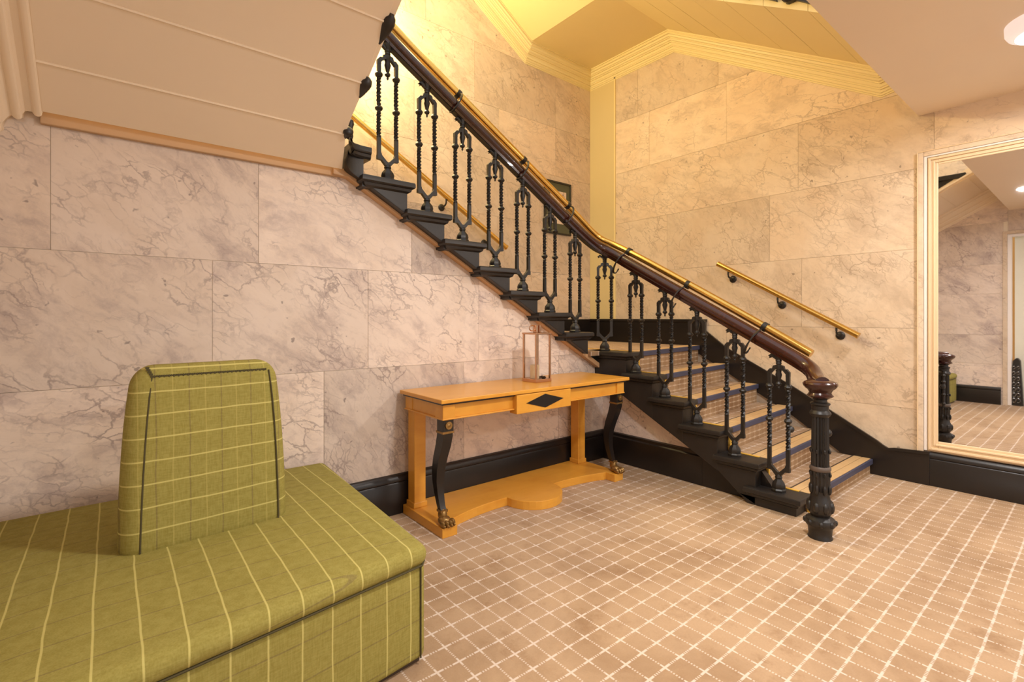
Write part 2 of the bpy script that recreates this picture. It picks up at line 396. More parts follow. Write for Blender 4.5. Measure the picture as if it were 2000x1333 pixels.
# left wall with the doorway that the mirror shows
polyL = [(-3.2,0),(-.70,0),(-.70,1.965),(.79,1.965),(.79,0),(YB,0),(YB,3.6),(-3.2,3.6)]
lw = struct(M().prism([(XL-T-.08, a, z) for a, z in polyL], (.08,0,0)).build('wall_left', GROUT, org=(XL,.8,0)), 'marble-clad left wall with a doorway')
for z0, z1, js in [(0,.46,(.795,1.9,YB)),(.46,.80,(.795,YA)),(.80,1.28,(.795,2.0,YB)),(1.28,1.62,(.795,YA)),(1.62,2.10,(.795,1.8,YB)),(2.10,2.6,(.76,1.7,YB)),(2.6,3.6,(.76,1.7,YB))]:
    for a0, a1 in zip(js[:-1], js[1:]):
        M().box(XL-T, XL+random.uniform(-.001,.001), a0+.001, a1-.001, z0+.001, z1-.001).build('marble_panel', MARBLE, lw, org=(XL,(a0+a1)/2,(z0+z1)/2))
for z0, z1 in [(0,.46),(.46,.80),(.80,1.28),(1.28,1.62),(1.62,2.10)]:
    M().box(XL-T, XL, -3.2, -.71, z0+.001, z1-.001).build('marble_panel', MARBLE, lw, org=(XL,-2,z0))
M().box(XL-T, XL, -3.2, .758, 1.99, ZC).build('marble_panel', MARBLE, lw, org=(XL,-1,2.1))

# skirtings
SK = [(0,0),(.024,0),(.024,.152),(.020,.160),(.026,.166),(.026,.178),(.014,.196),(0,.200)]
SKI = [(a, b) for a, b in SK]
struct(M().shear([(XL+.02,YA,0),(2.745,YA,0)], (0,-1,0), SKI).build('baseboard_front', BLACK, smooth=True), 'black skirting along the wall behind the console table')
struct(M().shear([(XB,1.545,0),(XB,YA,0)], (-1,0,0), [(0,0),(.024,0),(.024,.170),(.017,.178),(.017,.196),(0,.200)]).build('baseboard_side', BLACK, smooth=True), 'black skirting under the lowest flight')
struct(M().shear([(XR,-3.2,0),(XR,.692,0)], (-1,0,0), SKI).build('baseboard_right', BLACK, smooth=True), 'black skirting below the mirror')
M().prism([(XB-.023,y,z) for y, z in ((1.10,0),(1.56,0),(1.56,.192),(1.44,.172),(1.20,.17),(1.10,.04))], (.05,0,0)).build('skirting_end', BLACK, bpy.data.objects['baseboard_side'])
struct(M().shear([(XL,-3.2,0),(XL,-.74,0)], (1,0,0), SKI).build('baseboard_left', BLACK, smooth=True))
struct(M().shear([(XL,.815,0),(XL,YA,0)], (1,0,0), SKI).build('baseboard_left', BLACK, smooth=True))
# black skirting climbing the right wall with the stair
top = [(.692,.196),(.86,.186),(.893,.178),(.922,.194),(.952,.216),(1.242,.386),(1.481,.523),(1.945,.764),(2.119,.895),(2.119,.985),(3.372,.985)]
pol = [(XR, y, z) for y, z in top]+[(XR,3.372,.74),(XR,2.17,.70),(XR,1.45,.30),(XR,1.0,.0),(XR,.692,0)]
so = struct(M().prism(pol, (-.030,0,0)).build('trim_1', BLACK, bevel=.002), 'black stair skirting climbing the right wall')
M().sweep([(XR-.033, y, z+.0) for y, z in top[:9]], [(-.007,-.010),(.007,-.010),(.007,.007),(-.007,.007)]).build('cap_bead', BLACK, so)
M().box(XR-.042, XR, 2.112, 3.36, .966, .988).build('cap_bead', BLACK, so, bevel=.003)
pol = [(XR,YB,.76),(XR,YB,.985),(2.50,YB,.985),(.4,YB,.985+2.1*.58),(.4,YB,.74+2.1*.58),(2.50,YB,.74)]
struct(M().prism(pol, (0,-.03,0)).build('trim_2', BLACK, bevel=.002), 'black stair skirting on the back wall')

# ------------------------------------------------------------------ staircase
st = thing('staircase', 'black stone staircase with carpeted treads turning left up two flights', 'staircase', (2.68,.99,0))
def lerp(a, b, t): return tuple(a[i]+(b[i]-a[i])*t for i in range(len(a)))
NW = .15                                            # width of the black stone step end
NOSEP = [(0,-.006),(.010,-.002),(.014,-.010),(.014,-.026),(.008,-.034),(-.004,-.038),(-.010,-.050),(-.03,-.050),(-.03,-.006)]
def slab(y0, y1, x0, x1, z, r=.010):                 # moulded slab end, first flight: nosing on the -x and -y sides
    m = M(); lev = [(.010,-.0),(.003,-.003),(0,-.010),(0,-.026),(.006,-.033),(.014,-.037),(.020,-.052),(.030,-.060)]
    return m, lev
def slab_loft(pts, z, sides):
    """pts: ccw corner list of the tread end; sides: inset directions per corner (dx,dy) applied by the moulding"""
    lev = [(.009,0),(.003,-.0025),(0,-.009),(0,-.025),(.005,-.031),(.013,-.034),(.017,-.046),(.030,-.054)]
    rs = []
    for ins, dz in reversed(lev):
        rs.append([(p[0]+s[0]*ins, p[1]+s[1]*ins, z+dz) for p, s in zip(pts, sides)])
    return M().loft(rs)
XN = 2.63
strB = lambda y: .206+.5156*(y-1.557)
for i in range(6):
    z = ZT[i]; ya = YO[i]; yb = YO[i+1]+.045 if i < 5 else 2.40
    if i == 0: yb = 1.262
    step = slab_loft([(XN,ya),(XN+NW,ya),(XN+NW,yb),(XN,yb)], z, [(1,1),(0,1),(0,-1),(1,-1)]).build('step', STONE, st, org=(XN,ya,z), smooth=30)
    # body under the slab: riser face in front, string line below
    yf, yk = ya+.03, (YO[i+1]+.032 if i < 5 else 2.36)
    xs = XN+.030
    zb0, zb1 = max(0, strB(yf)), max(0, strB(yk))
    if i == 0: P = [(yf,0),(yf,z-.05),(yk+.1,z-.05),(1.20,0)]
    elif i == 1: P = [(yf,0),(yf,z-.05),(yk,z-.05),(yk,.140),(1.27,.02),(1.25,0)]
    else: P = [(yf,zb0),(yf,z-.05),(yk,z-.05),(yk,zb1)]
    M().prism([(xs, a, b) for a, b in P], (NW-.03,0,0)).build('step_end', STONE, step, bevel=.003)
    # carpet tread between step end and wall skirting
    A, B = (XN+NW, ya+(YR[i]-ya)*.03, z), (XR-.03, YR[i], z)
    if i < 5: A2, B2 = (XN+NW, YO[i+1]+.02, z), (XR-.03, YR[i+1]+.02, z)
    else: A2, B2 = (XN+NW, YB-.03, z), (XR-.03, YB-.03, z)
    def strip(f0, f1, dz, th):                       # band parallel to the nosing, f in model units behind it
        def q(P, Q, f): d = (Q[1]-P[1]); return (P[0], P[1]+f, P[2]+dz)
        return M().prism([q(A, A2, f0), q(B, B2, f0), q(B, B2, f1), q(A, A2, f1)], (0,0,-th))
    strip(.000, .012, .003, .034).build('nosing_edge', BLUE, step, bevel=.004)
    strip(.013, .058, .003, .02).build('nosing_pad', NOSE, step, bevel=.0015)
    strip(.061, .104, .003, .02).build('nosing_pad', NOSE, step, bevel=.0015)
    strip(.104, .113, .002, .02).build('nosing_rail', DARK, step)
    strip(.012, .104, -.002, .02).build('nosing_bed', DARK, step)
    M().prism([(A[0],A[1]+.113,z),(B[0],B[1]+.113,z),(B2[0],B2[1],z),(A2[0],A2[1],z)], (0,0,-.03)).build('carpet_tread', CARPET, step)
    if i == 5: M().prism([(XO[0]+.02,2.26,z),(XN+NW,2.26,z),(XN+NW,YB-.03,z),(XO[0]+.02,YB-.03,z)], (0,0,-.03)).build('carpet_tread', CARPET, step)
    zl = ZT[i-1] if i else 0
    M().prism([(A[0],A[1]+.016,zl-.01),(B[0],B[1]+.016,zl-.01),(B[0],B[1]+.016,z-.03),(A[0],A[1]+.016,z-.03)], (0,.02,0)).build('carpet_riser', CARPET_R, step)
    M().box(XN+NW-.012, XN+NW+.004, A[1]+.06, A2[1]-.02, z-.01, z+.0035).build('edge_strip', YEL, step)
    M().box(XN+NW-.006, XN+NW+.010, A[1]+.010, A[1]+.022, max(0, zl), z-.034).build('edge_strip', YEL, step)
YN = 2.21
def marker(x0, x1, z, y0=YN, y1=YB-.03):
    return slab_loft([(x0,y0),(x1,y0),(x1,y1),(x0,y1)], z, [(1,1),(-1,1),(-1,0),(1,0)])
for j in range(7):
    i = j+6; z = ZT[i]; xa = XO[j]; xb = XO[j+1]-.045
    step = marker(xb, xa, z).build('step', STONE, st, org=(xa,YN,z), smooth=30)
    xf, xk = xa-.03, XO[j+1]-.032
    P = [(xf,strA(xf)-.02),(xf,z-.05),(xk,z-.05),(xk,strA(xk)-.02)]
    M().prism([(a, YN+.03, b) for a, b in P], (0,.13,0)).build('step_end', STONE, step, bevel=.003)
    M().box(xk-.0, xf-.02, YN+.16, YB-.03, ZT[i-1]-.02, z-.05).build('riser', STONE, step)
    M().box(xk, xa-.012, YN+.15, YB-.03, z-.01, z+.003).build('carpet_tread', CARPET, step)
# curved black step end where the stair turns again
def arc(cx, cy, r, a0, a1, n=10): return [(cx+r*math.cos(a0+(a1-a0)*k/n), cy+r*math.sin(a0+(a1-a0)*k/n)) for k in range(n+1)]
CX, CY = .915, 2.17
cr = arc(CX+.02, CY-.105, .145, pi*1.0, pi*.52, 10)  # concave sweep from the overhead flight into this one
out = [(.955,2.212),(.905,2.212),(.866,2.203),(.838,2.184),(.822,2.158),(.816,2.125)]
def ring(off, z): return [(x-off*(.2+.14*k), y-off*(1-.13*k), z) for k, (x, y) in enumerate(out)]+[(.85,2.20,z),(.86,2.40,z),(.955,2.40,z)]
z = ZT[13]
step = M().loft([ring(-o, z+dz) for o, dz in ((.030,-.054),(.017,-.046),(.013,-.034),(.005,-.031),(0,-.025),(0,-.009),(.003,-.0025),(.009,0))]).build('step', STONE, st, org=(.9,YN,z), smooth=30)
fr = [(.928,2.246),(.895,2.246),(.862,2.238),(.842,2.222),(.830,2.200),(.825,2.172)]
zbot = [1.650,1.664,1.680,1.695,1.715,1.75]
M().loft([[(x, y, b) for (x, y), b in zip(fr, zbot)]+[(.850,2.24,1.74),(.86,2.36,1.69),(.928,2.36,1.650)],
          [(x, y, z-.05) for x, y in fr]+[(.850,2.24,z-.05),(.86,2.36,z-.05),(.928,2.36,z-.05)]]).build('step_end', STONE, step, smooth=50)
# small scroll post at the turn
M().lathe([(.012,0),(.016,.012),(.012,.03),(.014,.05),(.019,.066),(.016,.082),(.004,.092)], (.829,2.160,z-.005), 12).build('scroll_knob', STONE, step, smooth=True)
# tan string strips
M().prism([(.80,YA,1.700),(.875,YA,1.700),(2.75,YA,strA(2.75)+.004),(2.75,YA,strA(2.75)-.030),(.870,YA,1.664),(.80,YA,1.668)], (0,-.042,0)).build('string_strip', TANSTRIP, st, bevel=.003)
M().prism([(XB,YA,.612),(XB,1.55,.206),(XB,1.60,.206),(XB,YA,.585)], (-.030,0,0)).build('string_strip', TANSTRIP, st, bevel=.003)

# ------------------------------------------------------------------ flight overhead (left): continues the turn towards the camera
up = thing('staircase', 'underside of the stair flight overhead with tan boarded soffit, above the bench', 'staircase', (.30,2.276,1.69))
zs = lambda y: 1.69+.57*(2.276-y)
xe = lambda y: .765+(y-1.563)*.05 if y < 2.09 else .7914+(y-2.09)*.28
ys = [2.276,2.097,1.867,1.638,1.408,1.179,.95,.80]
for a, b in zip(ys[:-1], ys[1:]):
    g = .0015; ya_, yb_ = a-g, b+g
    n = 6; fr_ = [(xe(ya_+(yb_-ya_)*t/n)-.006, ya_+(yb_-ya_)*t/n) for t in range(n+1)]
    poly = [(XL+.004, ya_)]+fr_+[(XL+.004, yb_)]
    dz = random.uniform(0, .002)
    M().loft([[(x, y, zs(y)+dz) for x, y in poly], [(x, y, zs(y)+.05) for x, y in poly]]).build('soffit_board', PAINT, up, bevel=.003)
M().loft([[(x, y, zs(y)+.012) for x, y in ((XL+.004,2.27),(.785,2.05),(.785,.81),(XL+.004,.81))], [(x, y, zs(y)+.03) for x, y in ((XL+.004,2.27),(.785,2.05),(.785,.81),(XL+.004,.81))]]).build('soffit_bed', PAINT, up)
for k in range(5):
    y1 = 2.105-.2295*k; y0 = y1-.225; zt = zs(y1)+.19; x1 = .74
    M().prism([(XL+.01, y, z) for y, z in ((y1+.03,zs(y1+.03)+.06),(y1+.03,zt-.05),(y1-.13,zt-.05))], (x1-XL-.01,0,0)).build('step_end', STONE, up)
    M().box(XL+.01, x1+.02, y0, y1+.06, zt-.05, zt).build('tread', STONE, up, bevel=.006)
for yb_, ln_ in ((2.085,.05),(1.868,.085),(1.640,.105)):   # curled black bracket ends that show past the soffit edge
    pth = [(xe(yb_)+.002, yb_+ln_*(t-.25), zs(yb_+ln_*(t-.25))+.006) for t in (0,.12,.25,.4,.6,.8,1.0)]
    M().sweep(pth, [(.024*math.cos(2*pi*i/10), .024*math.sin(2*pi*i/10)) for i in range(10)], [.35,.85,1,.92,.7,.45,.15]).build('bracket_end', STONE, up, smooth=50)
for y in ys[1:-1]: M().tube([(XL+.15,y,zs(y)-.001),(xe(y)-.012,y,zs(y)-.001)], .0045, 6).build('joint_bead', PAINT, up, smooth=True)
M().prism([(xe(1.2)-.012, y, z) for y, z in ((2.27,1.70),(2.27,1.78),(.80,zs(.80)+.10),(.80,zs(.80)))], (-.05,0,0)).build('string_edge', PAINT, up)
# darker tan cove strip where the soffit meets the marble
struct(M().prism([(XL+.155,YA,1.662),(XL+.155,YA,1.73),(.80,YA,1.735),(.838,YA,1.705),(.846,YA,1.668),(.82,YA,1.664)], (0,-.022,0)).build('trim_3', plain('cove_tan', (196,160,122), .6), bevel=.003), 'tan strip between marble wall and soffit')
def rnd_(cx, cz, r, n=6): return [(cx+r*math.cos(a), cz+r*math.sin(a)) for a in [pi*.15-pi*.9*i/n for i in range(n+1)]]
CORN = [(0,0),(.165,0),(.165,-.006)]+rnd_(.152,-.010,.011)+[(.138,-.008),(.122,-.010),(.116,-.024)]+rnd_(.104,-.030,.012)+[(.090,-.032),(.082,-.040),(.070,-.060),(.066,-.078)]+rnd_(.056,-.084,.012)+[(.042,-.086),(.036,-.100),(.032,-.120)]+rnd_(.022,-.130,.012)+[(.008,-.140),(.004,-.158),(0,-.160)]
path = [(XL, y, zs(y)+.004) for y in (2.276,.80)]
struct(M().shear([(XL,YA+.02,1.712)]+[(XL, 2.262, 1.712)]+path, (1,0,0), [(a, b*1.0) for a, b in CORN]).build('trim_4', PAINT, smooth=25), 'moulded cornice along the left wall under the overhead flight')

# ------------------------------------------------------------------ flight overhead (right): one storey up
u2 = thing('staircase', 'underside of the flight one storey up, yellow boarded soffit against the right wall', 'staircase', (3.2,1.6,3.0))
zu = lambda y: 2.575+.613*(y-.95)
yl = 2.42
bd = [.80,1.02,1.25,1.48,1.71,1.94,2.17,yl]
for a, b in zip(bd[:-1], bd[1:]):
    poly = [(2.85,a+.0012),(XR+.01,a+.0012),(XR+.01,b-.0012),(2.85,b-.0012)]; dz = random.uniform(0, .002)
    M().loft([[(x, y, zu(y)+dz) for x, y in poly], [(x, y, zu(y)+.05) for x, y in poly]]).build('soffit_board', PAINT2, u2)
zl3 = zu(yl)
M().loft([[(x, y, zu(y)+e) for x, y in ((2.87,.82),(XR,.82),(XR,yl),(2.87,yl))] for e in (.010,.03)]).build('soffit_bed', PAINT2, u2)
M().prism([(2.92,2.40,zl3+.001),(XR+.01,2.40,zl3+.001),(XR+.01,YB+.01,zl3+.001),(2.92,YB+.01,zl3+.001)], (0,0,.05)).build('landing_soffit', PAINT2, u2)
pp = [(2.92,2.30,zl3),(2.92,YB+.01,zl3),(.3,YB+.01,zl3+2.62*.61),(.3,2.30,zl3+2.62*.61)]
M().prism(pp, (0,0,.05)).build('sloping_soffit', PAINT2, u2)
for k in range(7):
    ya = .93+.212*k; zt = zu(ya)+.19
    e = slab_loft([(2.79,ya),(XR,ya),(XR,ya+.212),(2.79,ya+.212)], zt, [(1,1),(0,1),(0,-1),(1,-1)]).build('step', STONE, u2, org=(2.8,ya,zt), smooth=30)
    M().prism([(2.83, y, z) for y, z in ((ya+.03,zu(ya+.03)+.03),(ya+.03,zt-.05),(ya+.15,zt-.05))], (XR-2.83,0,0)).build('step_end', STONE, e)
# cornices of the stairwell
CR = [(0,0),(.100,0),(.100,-.014),(.091,-.014),(.091,-.020),(.095,-.024),(.095,-.036),(.083,-.038),(.080,-.052),(.070,-.058),(.070,-.064),(.060,-.064),(.056,-.078),(.046,-.084),(.046,-.092),(.036,-.092),(.034,-.112),(.028,-.118),(.028,-.126),(.020,-.126),(.018,-.142),(.012,-.146),(.012,-.158),(.006,-.160),(.005,-.168),(0,-.170)]
struct(M().shear([(XR,YB,zl3+.004),(XR,yl,zl3+.004),(XR,.935,zu(.935)+.004),(XR,.80,zu(.935)+.03)], (-1,0,0), CR).build('trim_5', CREAM if False else plain('cornice_yellow', (236,218,166), .45, var=.02), smooth=25), 'moulded cornice climbing the right wall')
struct(M().shear([(XR,YB,zl3+.004),(2.92,YB,zl3+.004),(.3,YB,zl3+.004+2.62*.61)], (0,-1,0), CR).build('trim_6', bpy.data.materials['cornice_yellow'], smooth=25), 'moulded cornice climbing the back wall')

# ------------------------------------------------------------------ railing
ra = thing('stair_railing', 'black cast-iron stair railing with twin twisted balusters and mahogany handrail', 'railing', (2.503,.845,0))
R0 = ORG[ra.name]
H = .66
HS = .046
def q(f): return f*H
base = M().lathe([(.036,0),(.037,.010),(.032,.016),(.034,.026),(.030,.040),(.017,.056),(.015,.062),(.019,.066),(.016,.074),(.012,.082)], (0,0,0), 8)
for sgn in (-1, 1):
    base.prism([(sgn*x, -.0095, z) for x, z in ((0,.066),(.012,.074),(.034,.098),(HS+.010,.100),(HS+.010,.120),(HS-.010,.132),(HS-.012,.122),(.030,.118),(.008,.096),(0,.092))], (0,.019,0))
ME_BASE = base.mesh('baluster', IRON, 35)
def coll(z, r, h=.010): return [(.0085,z-h),(r*.8,z-h*.6),(r,z),(r*.8,z+h*.6),(.0085,z+h)]
sh = M()
sh.box(-.0085,.0085,-.0085,.0085,.112,q(.312))
sh.lathe(coll(q(.317),.0125,.007), n=8); sh.twist((0,0),q(.325),q(.485),.0130,1.6)
sh.lathe(coll(q(.487),.012,.006), n=8); sh.lathe([(.009,q(.495)),(.011,q(.505))]+coll(q(.521),.0205,.013)+[(.010,q(.545))], n=8); sh.lathe(coll(q(.552),.012,.006), n=8)
sh.twist((0,0),q(.56),q(.735),.0130,1.6); sh.lathe(coll(q(.738),.012,.006), n=8); sh.lathe(coll(q(.765),.0205,.014), n=8)
sh.box(-.0085,.0085,-.0085,.0085,q(.78),q(.855))
ME_SHAFT = sh.mesh('shaft', IRON, 30)
yk = M()
for sgn in (-1, 1):
    yk.prism([(sgn*x, -.009, z) for x, z in ((HS-.009,q(.840)),(HS+.009,q(.840)),(HS+.009,q(.872)),(HS-.004,q(.893)),(.030,q(.893)),(.026,q(.915)),(.004,q(.925)),(.004,q(.893)),(.020,q(.885)),(HS-.009,q(.858)))], (0,.018,0))
yk.lathe([(.011,q(.885)),(.014,q(.90)),(.012,q(.925)),(.015,q(.93)),(.013,q(.945)),(.016,q(.95)),(.014,q(.962))], n=8)
ME_YOKE = yk.mesh('yoke', IRON, 35)
ME_PEND = M().lathe([(.001,q(.742)),(.006,q(.755)),(.004,q(.765)),(.013,q(.775)),(.015,q(.785)),(.008,q(.80)),(.013,q(.83)),(.017,q(.85)),(.013,q(.87)),(.016,q(.885))], n=8).mesh('pendant', IRON, 35)
br = M()
br.lathe([(.013,q(.955)),(.016,q(.97)),(.020,q(.985)),(.022,q(1.0)),(.022,q(1.03))], n=8)
for sgn in (-1, 1):
    br.sweep([(0,0,q(.96)),(sgn*.016,0,q(.975)),(sgn*.036,0,q(.995)),(sgn*.044,0,q(.985)),(sgn*.040,0,q(.972))], [(-.009,-.006),(.009,-.006),(.009,.006),(-.009,.006)])
ME_BRK = br.mesh('rail_bracket', IRON, 35)
railz1 = lambda y: .787+.5495*(y-1.009)
railz2 = lambda x: 2.375-.573*(x-1.08)
bal = [(2.70,1.105,ZT[0],railz1(1.105),1),(2.70,1.338,ZT[1],railz1(1.338),1),(2.70,1.566,ZT[2],railz1(1.566),1),(2.70,1.784,ZT[3],railz1(1.784),1),(2.70,2.005,ZT[4],railz1(2.005),1),(2.69,2.262,ZT[5],1.470,2)]
bal += [(x, 2.28, ZT[6+i], railz2(x), 0) for i, x in enumerate((2.408,2.176,1.948,1.736,1.509,1.287,1.066))]
for x, y, zt, zr, d in bal:
    sz = (zr-zt-.030)/H
    b = put('baluster', ME_BASE, ra, (x-R0[0], y-R0[1], zt), {0: 0, 1: pi/2, 2: pi*.75}[d], (1,1,sz))
    put('shaft', ME_SHAFT, b, (-HS,0,0)); put('shaft', ME_SHAFT, b, (HS,0,0))
    put('yoke', ME_YOKE, b); put('pendant', ME_PEND, b)
    k_ = put('rail_bracket', ME_BRK, b)
# newel post
nx, ny = R0[0], R0[1]
newel = M().lathe([(.050,0),(.050,.006),(.046,.012),(.049,.046),(.052,.052),(.060,.062),(.063,.074),(.058,.088),(.044,.096),(.036,.102)], (nx,ny,0), 20).lathe(
    [(.036,.100),(.044,.112),(.050,.128),(.051,.145),(.047,.165),(.040,.18),(.037,.20),(.037,.215)], (nx,ny,0), 20).build('newel_post', IRON, ra, smooth=40)
M().lathe([(.036,.205),(.039,.215),(.040,.300),(.040,.308)], (nx,ny,0), 32, .10).build('lower_shaft', IRON, newel)
M().lathe([(.040,.305),(.043,.310),(.043,.320),(.039,.326)], (nx,ny,0), 20).build('shaft_ring', plain('worn_iron', (92,80,72), .4), newel, smooth=True)
M().lathe([(.037,.322),(.036,.34),(.034,.545),(.034,.555)], (nx,ny,0), 32, .16).build('upper_shaft', IRON, newel)
M().lathe([(.034,.550),(.040,.556),(.044,.565),(.040,.574),(.034,.580),(.034,.600),(.040,.606),(.040,.612),(.028,.618),(.027,.628),(.036,.634),(.036,.640)], (nx,ny,0), 20).build('neck', IRON, newel, smooth=40)
m = M()
for k2 in range(8):                                  # cast leaves on the bulb and beads on the shaft
    a = 2*pi*k2/8; m.ball((nx+.045*math.cos(a), ny+.045*math.sin(a), .143), (.014,.014,.026), 6, 5); m.ball((nx+.058*math.cos(a+.39), ny+.058*math.sin(a+.39), .074), (.011,.011,.014), 6, 5)
    m.ball((nx+.039*math.cos(a), ny+.039*math.sin(a), .222), (.009,.009,.022), 6, 5); m.ball((nx+.041*math.cos(a), ny+.041*math.sin(a), .29), (.006,.006,.010), 6, 4); m.ball((nx+.039*math.cos(a), ny+.039*math.sin(a), .395), (.006,.006,.010), 6, 4)
m.build('cast_leaves', IRON, newel, smooth=True)
M().lathe([(.034,.634),(.048,.640),(.054,.646),(.048,.652),(.044,.660),(.050,.672),(.060,.680),(.068,.690),(.070,.700),(.064,.708),(.050,.714),(.020,.717)], (nx,ny,0), 24).build('newel_cap', WOOD_RED, newel, smooth=40)
# slim rod with a round knob on the far side of the newel, and a knob on the first baluster
vx, vy = .774, -.633
m = M().lathe([(.009,.30),(.009,.585)], (nx+.034*vx+.02*.633, ny+.034*vy+.02*.774, 0), 8)
for zz in (.33,.40,.47,.50,.55): m.lathe([(.009,zz-.010),(.015,zz),(.009,zz+.010)], (nx+.034*vx+.02*.633, ny+.034*vy+.02*.774, 0), 8)
m.build('side_rod', IRON, newel, smooth=35)
KN = [(.007,0),(.009,.012),(.016,.020),(.019,.031),(.015,.042),(.004,.048)]
M().lathe(KN, (nx+.045,ny-.006,.465), 12, axis='x').build('knob', IRON, newel, smooth=40)
M().lathe(KN, (2.708,1.062,.42), 12, axis='x').build('knob', IRON, ra, smooth=40)
# mahogany handrail: newel cap, first flight, wreath, second flight
HR = [(-.020,-.036),(.020,-.036),(.022,-.022),(.033,-.016),(.037,-.004),(.034,.010),(.026,.024),(.014,.032),(0,.034),(-.014,.032),(-.026,.024),(-.034,.010),(-.037,-.004),(-.033,-.016),(-.022,-.022)]
def smooth_path(P, it=3):
    for _ in range(it):
        Q = [P[0]]
        for a, b in zip(P[:-1], P[1:]): Q += [lerp(a, b, .25), lerp(a, b, .75)]
        P = Q+[P[-1]]
    return P
hp = [(nx-.010,ny-.012,.698),(nx+.03,ny+.022,.700),(2.60,.895,.712),(2.68,.945,.752),(2.70,1.04,.804),(2.70,1.30,railz1(1.30)),(2.70,1.70,railz1(1.70)),(2.70,2.02,1.345),(2.70,2.17,1.43),(2.665,2.255,1.482),(2.59,2.28,1.515),(2.44,2.28,1.590),(2.2,2.28,1.728),(1.9,2.28,railz2(1.9)),(1.5,2.28,railz2(1.5)),(1.09,2.28,railz2(1.09)+.005),(.95,2.28,2.47)]
hr = M().sweep(smooth_path(hp, 2), HR).build('handrail', WOOD_RED, ra, smooth=50)
dk = [(x, y, z-.034) for x, y, z in hp[3:]]
M().sweep(smooth_path(dk, 2), [(-.016,-.010),(.016,-.010),(.016,.006),(-.016,.006)]).build('core_rail', IRON, hr)

# ------------------------------------------------------------------ brass rail clipped above the handrail
bp = [(2.735,.962,.818),(2.735,1.176,.942),(2.735,1.464,1.106),(2.735,1.806,1.296),(2.735,2.06,1.435),(2.735,2.22,1.515),(2.70,2.30,1.555),(2.62,2.32,1.605),(2.485,2.32,1.690),(2.151,2.32,1.885),(1.896,2.32,2.030),(1.525,2.32,2.240),(1.207,2.32,2.422),(.98,2.32,2.56)]
b1 = thing('handrail', 'polished brass rail clipped above the mahogany handrail, following its bend', 'handrail', (2.735,.962,.818))
M().tube(smooth_path(bp, 2), .0215, 14).build('rail', BRASS, b1, smooth=50)
def clipb(p, d, ax):
    """iron strap: collar on the brass rail, C-shaped arm around the outside of the mahogany rail, curl underneath"""
    p = Vector(p); d = Vector(d).normalized(); o = Vector(ax)
    m = M(); m.sweep([tuple(p-d*.012), tuple(p+d*.012)], [(.026*math.cos(2*pi*i/14), .026*math.sin(2*pi*i/14)) for i in range(14)])
    u = Vector((0,0,1)); u = (u-d*u.dot(d)).normalized()
    pts = [p-u*.012+o*.020, p-u*.020+o*.050, p-u*.045+o*.078, p-u*.085+o*.092, p-u*.130+o*.090, p-u*.160+o*.074, p-u*.166+o*.052, p-u*.150+o*.038, p-u*.128+o*.036]
    m.sweep(smooth_path([tuple(x) for x in pts], 2), [(-.0055,-.003),(.0055,-.003),(.0055,.003),(-.0055,.003)])
    return m
for y in (1.19,1.645,2.085):
    z = .942+.553*(y-1.176) if y < 2 else 1.449
    clipb((2.735,y,z), (0,1,.55), (-1,0,0)).build('clip', IRON, b1, smooth=40)
for x in (2.378,1.985,1.505):
    clipb((x,2.32,1.885+(2.151-x)*.568), (-1,0,.57), (0,-1,0)).build('clip', IRON, b1, smooth=40)

def wall_rail(label, a, b, ts, nrm, wall, r=.0195):
    t = thing('handrail', label, 'handrail', b); M().tube([a, b], r, 14).build('rail', BRASS, t, smooth=50)
    for e, f in ((a, b), (b, a)):
        d = (Vector(e)-Vector(f)).normalized(); M().tube([tuple(Vector(e)-d*.004), tuple(Vector(e)+d*.004)], r*1.08, 14).build('end_cap', BRASS, t, smooth=50)
    o = Vector(nrm)
    for s_ in ts:
        p = Vector(lerp(a, b, s_)); wl = p.copy()
        for i in range(3):
            if abs(o[i]) > .5: wl[i] = wall
        wl.z -= .075
        m = M().tube(smooth_path([tuple(p-Vector((0,0,.015))), tuple(p-Vector((0,0,.06))), tuple(lerp(tuple(p), tuple(wl), .6)[:2])+(wl.z,), tuple(wl)], 2), .0065, 8)
        ax = 'x' if abs(o.x) > .5 else 'y'; sg = o.x if ax == 'x' else o.y
        m.lathe([(.028,0),(.028,.006*sg),(.022,.012*sg),(.010,.016*sg)], tuple(wl), 14, axis=ax)
        m.build('wall_bracket', IRON, t, smooth=40)
wall_rail('short brass wall handrail on the right wall beside the lowest flight', (3.72,1.975,1.424), (3.72,1.038,.885), (.085,.475,.87), (-1,0,0), XR)
wall_rail('brass wall handrail on the back wall behind the upper balusters', (.90,3.31,2.607), (2.640,3.31,1.606), (.02,.655,.895), (0,-1,0), YB, .0215)

# ------------------------------------------------------------------ console table
tb = thing('console_table', 'satinwood console table with black sabre legs and gilt paw feet', 'table', (1.815,2.11,0))
pts = [(1.160,2.300),(1.160,1.915),(1.240,1.915),(1.240,1.985)]
def qc(a, c, b, n=6): return [tuple((1-t)**2*a[i]+2*t*(1-t)*c[i]+t*t*b[i] for i in range(2)) for t in [k/n for k in range(n+1)]]
mid = 1.805
pts += qc((1.255,1.985),(1.42,2.045),(1.628,2.040))+arc(mid,2.040,.172,pi,2*pi,16)+qc((2*mid-1.628,2.040),(2*mid-1.42,2.045),(2*mid-1.255,1.985))+[(2.370,1.985),(2.370,1.915),(2.450,1.915),(2.450,2.300)]
M().prism([(x, y, 0) for x, y in pts], (0,0,.045)).build('plinth', SATIN, tb, bevel=.002)
M().box(1.142,2.486,1.893,2.302,.613,.632).build('tabletop', SATIN, tb, bevel=.003)
M().box(1.155,2.470,1.908,2.29,.604,.613).build('shadow_fillet', BLACK, tb)  # black strip put in as the shade line under the tabletop
M().box(1.170,2.455,1.925,2.285,.540,.605).build('apron', SATIN, tb, bevel=.002)
